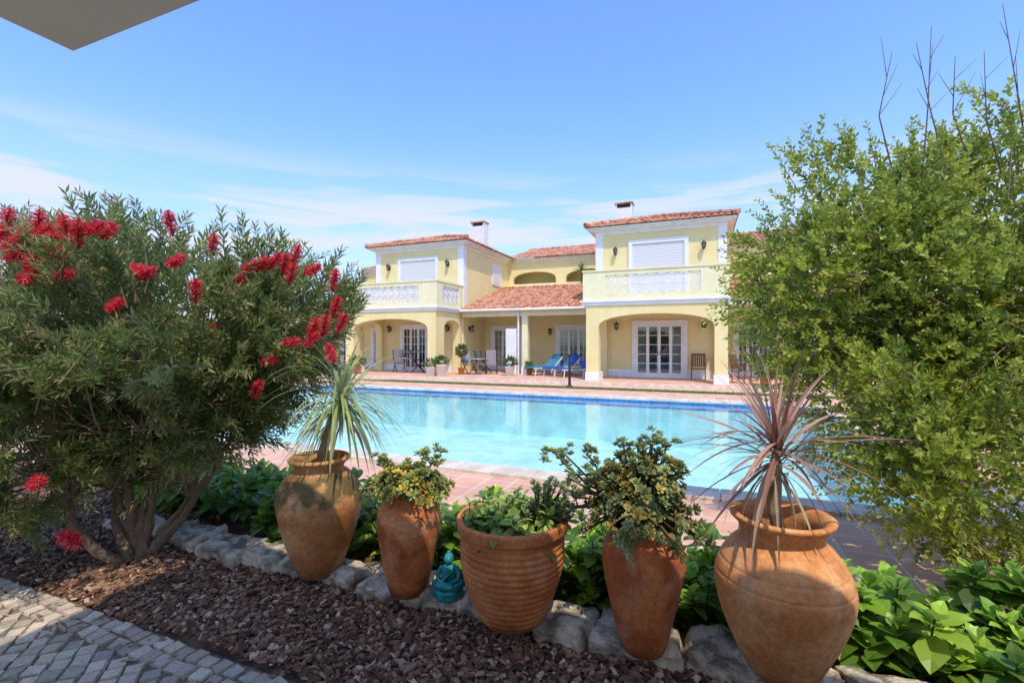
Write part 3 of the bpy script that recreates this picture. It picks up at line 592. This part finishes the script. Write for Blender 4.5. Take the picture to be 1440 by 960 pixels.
for u,v,dx,dz in fl:
    y=2.65 if v<700 else 2.45
    if u>280: y=2.95
    x=(u-720)/660*y; z=1.6-(v-480)/660*y
    for q in flower(C(x,y,z),C(dx,-.3,dz),.17 if u<140 else .14,.050 if u<140 else .043): parts.append((*q,0))
bulk('bottlebrush_bush',parts,['leaf','bark'])
rb=[(C(3.35,4.1,2.15),(1.05,.9,1.15)),(C(2.72,4.2,1.95),(.68,.65,.8)),(C(4.5,4.0,2.3),(1.3,1.0,1.35)),(C(3.1,3.9,1.2),(.75,.65,.7)),(C(2.95,2.95,.75),(.6,.45,.62)),(C(2.75,3.3,1.0),(.42,.4,.55)),(C(3.7,3.3,1.5),(.8,.6,.9)),(C(3.4,3.9,1.9),(.8,.5,.9))]
trk=[C(3.2,3.8,.9),C(3.6,3.9,1.0),C(3.5,3.6,.8),C(3.9,3.8,1.0)]
parts,P,D=bush(rb,5500,C(3.6,3.8),TOV,.058,.033,20,((.09,.16,.018),(.40,.46,.045),(.60,.60,.10)),.28,trk,80,50,.9,.2,gap=-.3,tipp=.8,
  extra=[(C(random.uniform(2.3,4.4),3.9,3.0+random.uniform(-.2,.15)),C(random.uniform(-.6,.3),0,1),.38) for _ in range(50)]+[(C(2.05+random.uniform(-.05,.2),4.0,random.uniform(1.4,2.5)),C(-.8,0,.3),.26) for _ in range(35)])
for i in range(9):
    b0=C(3.1+.22*i,3.8,2.9); tip=b0+C(random.uniform(-.35,.25),0,random.uniform(.7,1.5)); m_=(b0+tip)/2+rng.normal(0,.06,3)
    V,F=tube([b0,m_,tip],[.007,.005,.002],5); parts.append((V,F,np.array([.16,.09,.06]),1))
    for k in range(3):
        s_=m_*(1-k*.3)+tip*k*.3; e_=s_+C(random.uniform(-.2,.2),0,random.uniform(.12,.35)); V,F=tube([s_,e_],[.003,.0012],4); parts.append((V,F,np.array([.16,.09,.06]),1))
bulk('privet_bush',parts,['leaf','bark'])
# ------------------------------------------------------------ bed plants
def rosette(c,n,L_,tilt,T,colr,wr=.55,lz=0):
    az=rng.uniform(0,6.28)+np.arange(n)*2.4; el=np.linspace(tilt[0],tilt[1],n)+rng.normal(0,.12,n)
    d=np.stack([np.cos(az)*np.cos(el),np.sin(az)*np.cos(el),np.sin(el)],1); nr=np.stack([-np.cos(az)*np.sin(el),-np.sin(az)*np.sin(el),np.cos(el)],1)+rng.normal(0,.15,(n,3))
    sz=L_*np.linspace(1,.45,n)*rng.uniform(.85,1.15,n); pos=np.tile(c,(n,1))+np.stack([0*az,0*az,np.linspace(-lz,0,n)],1)
    cc=np.array(colr)*rng.uniform(.75,1.25,(n,1))*np.linspace(.8,1.35,n)[:,None]
    return inst(T,pos,d,nr,sz,sz*wr,cc)
parts=[]
for k in range(640):
    x=random.uniform(-5.6,3.6); y=random.uniform(2.70,3.34); hm=1 if fnoise((x,y,0),1.3)>-.2 else .6
    hgt=random.uniform(.1,.46)*hm
    if x<-3.3: y=random.uniform(2.85,3.6); hgt*=.85
    br=random.choice([(.14,.27,.03),(.22,.38,.035),(.09,.18,.025),(.32,.47,.05)])
    parts.append((*rosette(np.array([x,y,hgt]),11,random.uniform(.12,.20),(-.3,1.2),TB,br,.70,.09),0))
    V,F=tube([(x+random.uniform(-.05,.05),y+.02,0),(x,y,hgt)],[.006,.004],4); parts.append((V,F,np.array([.08,.12,.03]),0))
bulk('hydrangea_plants',parts,['glossyleaf'])
# ------------------------------------------------------------ pots
def smooth_prof(p,n=6):
    p=[np.array(a,float) for a in p]; out=[]
    for i in range(len(p)-1):
        a=p[max(i-1,0)];b=p[i];c=p[i+1];d=p[min(i+2,len(p)-1)]
        for k in range(n):
            t=k/n; out.append(tuple(.5*((2*b)+(-a+c)*t+(2*a-5*b+4*c-d)*t*t+(-a+3*b-3*c+d)*t**3)))
    out.append(tuple(p[-1])); return out
def fbm(v,o=5):
    s=0;a=.5
    for i in range(o): s+=a*noise.noise(v); v=v*2.07+Vector((3.1,1.7,2.3)); a*=.55
    return s
def sst(a,b,x): t=min(1,max(0,(x-a)/(b-a))); return t*t*(3-2*t)
def pot(x,y,prof,rim,c1,c2,sty,rib=None,z=.085,seed=0,sc_=1):
    P=smooth_prof(prof,16)
    if rib: P=[(r+(.0035*math.sin(zz*2*math.pi/rib[2]) if rib[0]<zz<rib[1] else 0),zz) for r,zz in P]
    if 'grooves' in sty:
        P=[(r-sum(.004*math.exp(-((zz-gz)/.004)**2) for gz in sty['grooves']),zz) for r,zz in P]
    prf=[(.001,0)]+P+smooth_prof(rim,3); n=120
    v,f=lathe(prf,(0,0,0),n,.02); c1=np.array(c1);c2=np.array(c2);cc=[]
    Ht=max(q[1] for q in prf)
    for (a,b,c) in v:
        s_=Vector((a*5+seed,b*5,c*5)); t=sst(-.25,.25,fbm(s_)); k=c1*(1-t)+c2*t; h=c/Ht
        pl=sst(.06,.32,fbm(Vector((a*9+seed*2,b*9,c*4)),6)); k=k*(1-sty['pale']*pl)+np.array([.66,.50,.36])*sty['pale']*pl
        if 'moss' in sty:
            lo,hi=sty['moss']; e=fbm(Vector((a*9+9,b*9,c*3+seed)))*.30
            mk=sst(lo-.05,lo+.02,h+e)*(1-sst(hi-.02,hi+.04,h+e*.3))*sst(-.45,-.05,fbm(Vector((a*14,b*14,c*14)))); k=k*(1-.88*mk)+np.array([.085,.085,.028])*.88*mk
            tn=sst(.5,.75,h)*(1-mk)*.4; k=k*(1-tn)+np.array([.42,.26,.12])*tn
        if 'patch' in sty:
            mk=sst(.08,.14,fbm(Vector((a*6+seed*3,b*6,c*7)),6))*sst(.40,.55,h); k=k*(1-.7*mk)+np.array(sty['patch'])*.7*mk
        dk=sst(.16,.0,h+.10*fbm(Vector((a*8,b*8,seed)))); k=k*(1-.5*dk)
        cc.append(k)
    r,zz=rim[-1]; sv,sf=lathe([(r*1.02,zz),(.001,zz+.015)],(0,0,0),24)
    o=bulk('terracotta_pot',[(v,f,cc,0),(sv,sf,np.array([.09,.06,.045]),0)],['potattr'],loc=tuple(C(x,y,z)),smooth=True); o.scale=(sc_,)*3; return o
p1=(-1.27,3.10);p2=(-.63,2.86);p3=(0.0,2.58);p4=(.65,2.33);p5=(1.24,2.16)
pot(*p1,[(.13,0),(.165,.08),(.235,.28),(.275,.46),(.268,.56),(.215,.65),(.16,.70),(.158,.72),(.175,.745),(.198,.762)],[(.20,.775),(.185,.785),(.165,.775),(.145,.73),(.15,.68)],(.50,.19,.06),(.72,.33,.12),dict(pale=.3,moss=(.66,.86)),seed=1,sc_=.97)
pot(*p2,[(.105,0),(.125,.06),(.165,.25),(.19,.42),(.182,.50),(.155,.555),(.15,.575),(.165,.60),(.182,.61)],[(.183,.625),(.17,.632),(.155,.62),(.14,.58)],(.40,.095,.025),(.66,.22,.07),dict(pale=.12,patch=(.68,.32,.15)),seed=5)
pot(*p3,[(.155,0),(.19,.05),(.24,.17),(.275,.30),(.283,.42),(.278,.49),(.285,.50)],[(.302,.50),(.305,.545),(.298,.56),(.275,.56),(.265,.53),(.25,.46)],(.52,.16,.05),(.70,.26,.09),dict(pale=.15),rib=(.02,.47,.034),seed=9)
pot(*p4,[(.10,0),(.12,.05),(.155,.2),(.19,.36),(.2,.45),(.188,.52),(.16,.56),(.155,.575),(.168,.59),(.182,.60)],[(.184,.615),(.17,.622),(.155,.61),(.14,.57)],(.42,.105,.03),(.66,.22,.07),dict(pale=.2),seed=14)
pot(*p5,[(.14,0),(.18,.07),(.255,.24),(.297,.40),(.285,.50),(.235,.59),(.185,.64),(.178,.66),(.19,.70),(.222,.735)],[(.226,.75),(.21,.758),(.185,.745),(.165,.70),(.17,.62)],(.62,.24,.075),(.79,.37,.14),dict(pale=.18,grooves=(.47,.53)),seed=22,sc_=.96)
def spiky(name,x,y,z0,top,lean,n,Lr,W,colA,colB,el,droop,dead,mat_='leaf',trunkc=(.34,.25,.16)):
    b0=C(x,y,z0); tp=C(x+lean[0],y+lean[1],top); ts=np.linspace(0,1,14)[:,None]
    pts=b0*(1-ts)+tp*ts+np.sin(ts*math.pi)*C(-.03,0,0); V,F=tube(pts,np.linspace(.034,.02,14)*(1+.1*np.sin(np.arange(14)*2)),10); parts=[(V,F,np.array(trunkc),1)]
    for i in range(n):
        t=random.random(); c=np.array(colA)*(1-t)+np.array(colB)*t
        bp=tp+np.array([random.uniform(-.015,.015),random.uniform(-.015,.015),random.uniform(-.07,.05)])
        e=random.uniform(*el); V,F=ribbon(bp,random.uniform(0,6.28),e,random.uniform(*Lr),W*random.uniform(.8,1.15),droop*random.uniform(.5,1.5)); parts.append((V,F,c*random.uniform(.75,1.25),0))
    for i in range(dead):
        bp=tp+np.array([random.uniform(-.02,.02),random.uniform(-.02,.02),random.uniform(-.12,-.03)])
        V,F=ribbon(bp,random.uniform(0,6.28),random.uniform(-1.0,-.0),random.uniform(Lr[0]*.7,Lr[1]*.8),W*.8,2.2); parts.append((V,F,np.array([.52,.38,.24])*random.uniform(.6,1.2),0))
    return bulk(name,parts,[mat_,'bark'])
spiky('dracaena_plant',p1[0],p1[1],.72,1.20,(.13,.03),135,(.42,.62),.022,(.19,.27,.07),(.56,.60,.27),(-.6,1.35),1.7,12)
spiky('cordyline_plant',p5[0],p5[1],.69,1.10,(-.02,.0),85,(.34,.62),.025,(.24,.10,.075),(.58,.34,.23),(-.5,1.5),.7,24,'leafd')
def succ(name,x,y,z,n,R,rs,colr,stems=10,extra=(),zmin=-.25):
    parts=[]
    for k in range(n):
        d=rdir(1)[0]; d[2]=abs(d[2])*1.25+zmin; rr=random.uniform(.72,1.08)
        c=C(x,y,z)+np.array([d[0]*R[0],d[1]*R[1],d[2]*R[2]])*rr*(1+.6*fnoise(d,2.2,x*9))
        V,F,cc=rosette(np.zeros(3),14,rs*random.uniform(.6,1.25),(-.1,1.3),TS,np.array(colr)*random.uniform(.6,1.35),.6,.01)
        ax=norm(d+[0,0,.5]); q=Vector(ax).to_track_quat('Z','Y').to_matrix(); V=V@np.array(q).T+c
        if random.random()<.35: cc=cc*np.array([1.5,1.05,.7])
        parts.append((V,F,cc,0))
        V,F=tube([C(x,y,z-.08)+np.array([d[0]*R[0]*.3,d[1]*R[1]*.3,0]),c*.6+C(x,y,z)*.4,c],[.008,.006,.005],4); parts.append((V,F,np.array([.2,.19,.08]),0))
    for (dx,dy,dz) in extra:
        c=C(x+dx,y+dy,z+dz); V,F=tube([C(x,y,z-.03),C(x+dx*.6,y+dy,z+dz*.3),c],[.009,.007,.005],5); parts.append((V,F,np.array([.2,.19,.08]),0))
        for _ in range(9):
            V,F,cc=rosette(c+rng.normal(0,.034,3),14,rs*.85,(-.1,1.3),TS,np.array(colr)*random.uniform(.8,1.3),.6,.01); parts.append((V,F,cc,0))
    return bulk(name,parts,['glossyleaf'])
succ('succulent_plant',p2[0],p2[1],.74,170,(.25,.21,.15),.046,(.38,.44,.14),extra=[(.17,0,.17),(-.15,0,.13),(.10,-.05,.17)],zmin=-.4)
succ('aeonium_plant',p4[0]+.0,p4[1],.80,400,(.26,.22,.30),.040,(.33,.39,.16),extra=[(-.10,0,.30),(.05,0,.34),(.12,0,.30),(-.26,.05,.22),(-.38,.1,.22),(-.28,.0,.14),(-.36,0,.12),(-.44,.05,.24),(-.32,.05,.05),(-.22,.05,.1)],zmin=-.42)
parts=[]
for k in range(46):
    a=random.uniform(0,6.28); r=.25*math.sqrt(random.random()); c=C(p3[0],p3[1],.62+random.uniform(.0,.15))+np.array([math.cos(a)*r,math.sin(a)*r,0])
    parts.append((*rosette(c,9,random.uniform(.09,.15),(-.9,.7),TB,random.choice([(.24,.34,.06),(.36,.42,.10),(.15,.25,.05)]),.5,.06),0)); V,F=tube([c-[0,0,.14],c],.005,4); parts.append((V,F,np.array([.14,.18,.05]),0))
for k in range(50):
    c=C(p3[0]+random.uniform(.08,.32),p3[1]+random.uniform(-.12,.1),.64+random.uniform(0,.2)); parts.append((*rosette(c,12,.038,(-.1,1.3),TS,(.26,.34,.13),.6,.01),0)); V,F=tube([C(p3[0]+.15,p3[1],.58),c],.005,4); parts.append((V,F,np.array([.18,.19,.08]),0))
bulk('leafy_plant',parts,['glossyleaf'])
# ------------------------------------------------------------ buddha
M['teal']=mat('turquoise_glaze',(.01,.20,.21),.35,(.03,.34,.34),18,.4,60)
b=MB(); k='teal'
b.lathe([(.001,0),(.078,0),(.085,.012),(.07,.028),(.078,.04),(.062,.05),(.001,.052)],k,n=28)
b.ell((0,0,.068),(.075,.055,.024),k)
b.tube([(.02,.01,.072),(.072,-.01,.068),(.05,-.045,.066),(-.03,-.058,.068)],[.026,.024,.02,.014],k,10)
b.tube([(-.02,.01,.076),(-.072,-.01,.07),(-.05,-.042,.074),(.03,-.06,.076)],[.026,.024,.019,.013],k,10)
b.tube([(0,.012,.06),(0,.012,.09),(0,.01,.125),(0,.008,.155),(0,.006,.172)],[.045,.04,.044,.042,.018],k,16)
for sx in(-1,1):
    b.tube([(sx*.036,.008,.155),(sx*.056,.0,.12),(sx*.052,-.018,.093),(sx*.012,-.05,.09)],[.017,.015,.013,.010],k,10)
    b.ell((sx*.023,.004,.2),(.004,.007,.014),k,8)
b.ell((0,-.052,.09),(.02,.012,.008),k,10)
b.tube([(0,.006,.165),(0,.006,.185)],.012,k,10); b.ell((0,.003,.203),(.023,.025,.029),k,16); b.ell((0,.008,.213),(.025,.026,.024),k,16); b.ell((0,.008,.238),(.011,.011,.011),k,10); b.ell((0,-.023,.2),(.003,.005,.006),k,8)
b.tube([(.036,.0,.158),(.0,-.038,.125),(-.04,-.035,.09)],[.008,.007,.006],k,6)
bo=b.obj('buddha_statue',tuple(C(-.375,2.78,.10)),rot=TH); bo.scale=(1.1,1.1,1.05)
print('done')
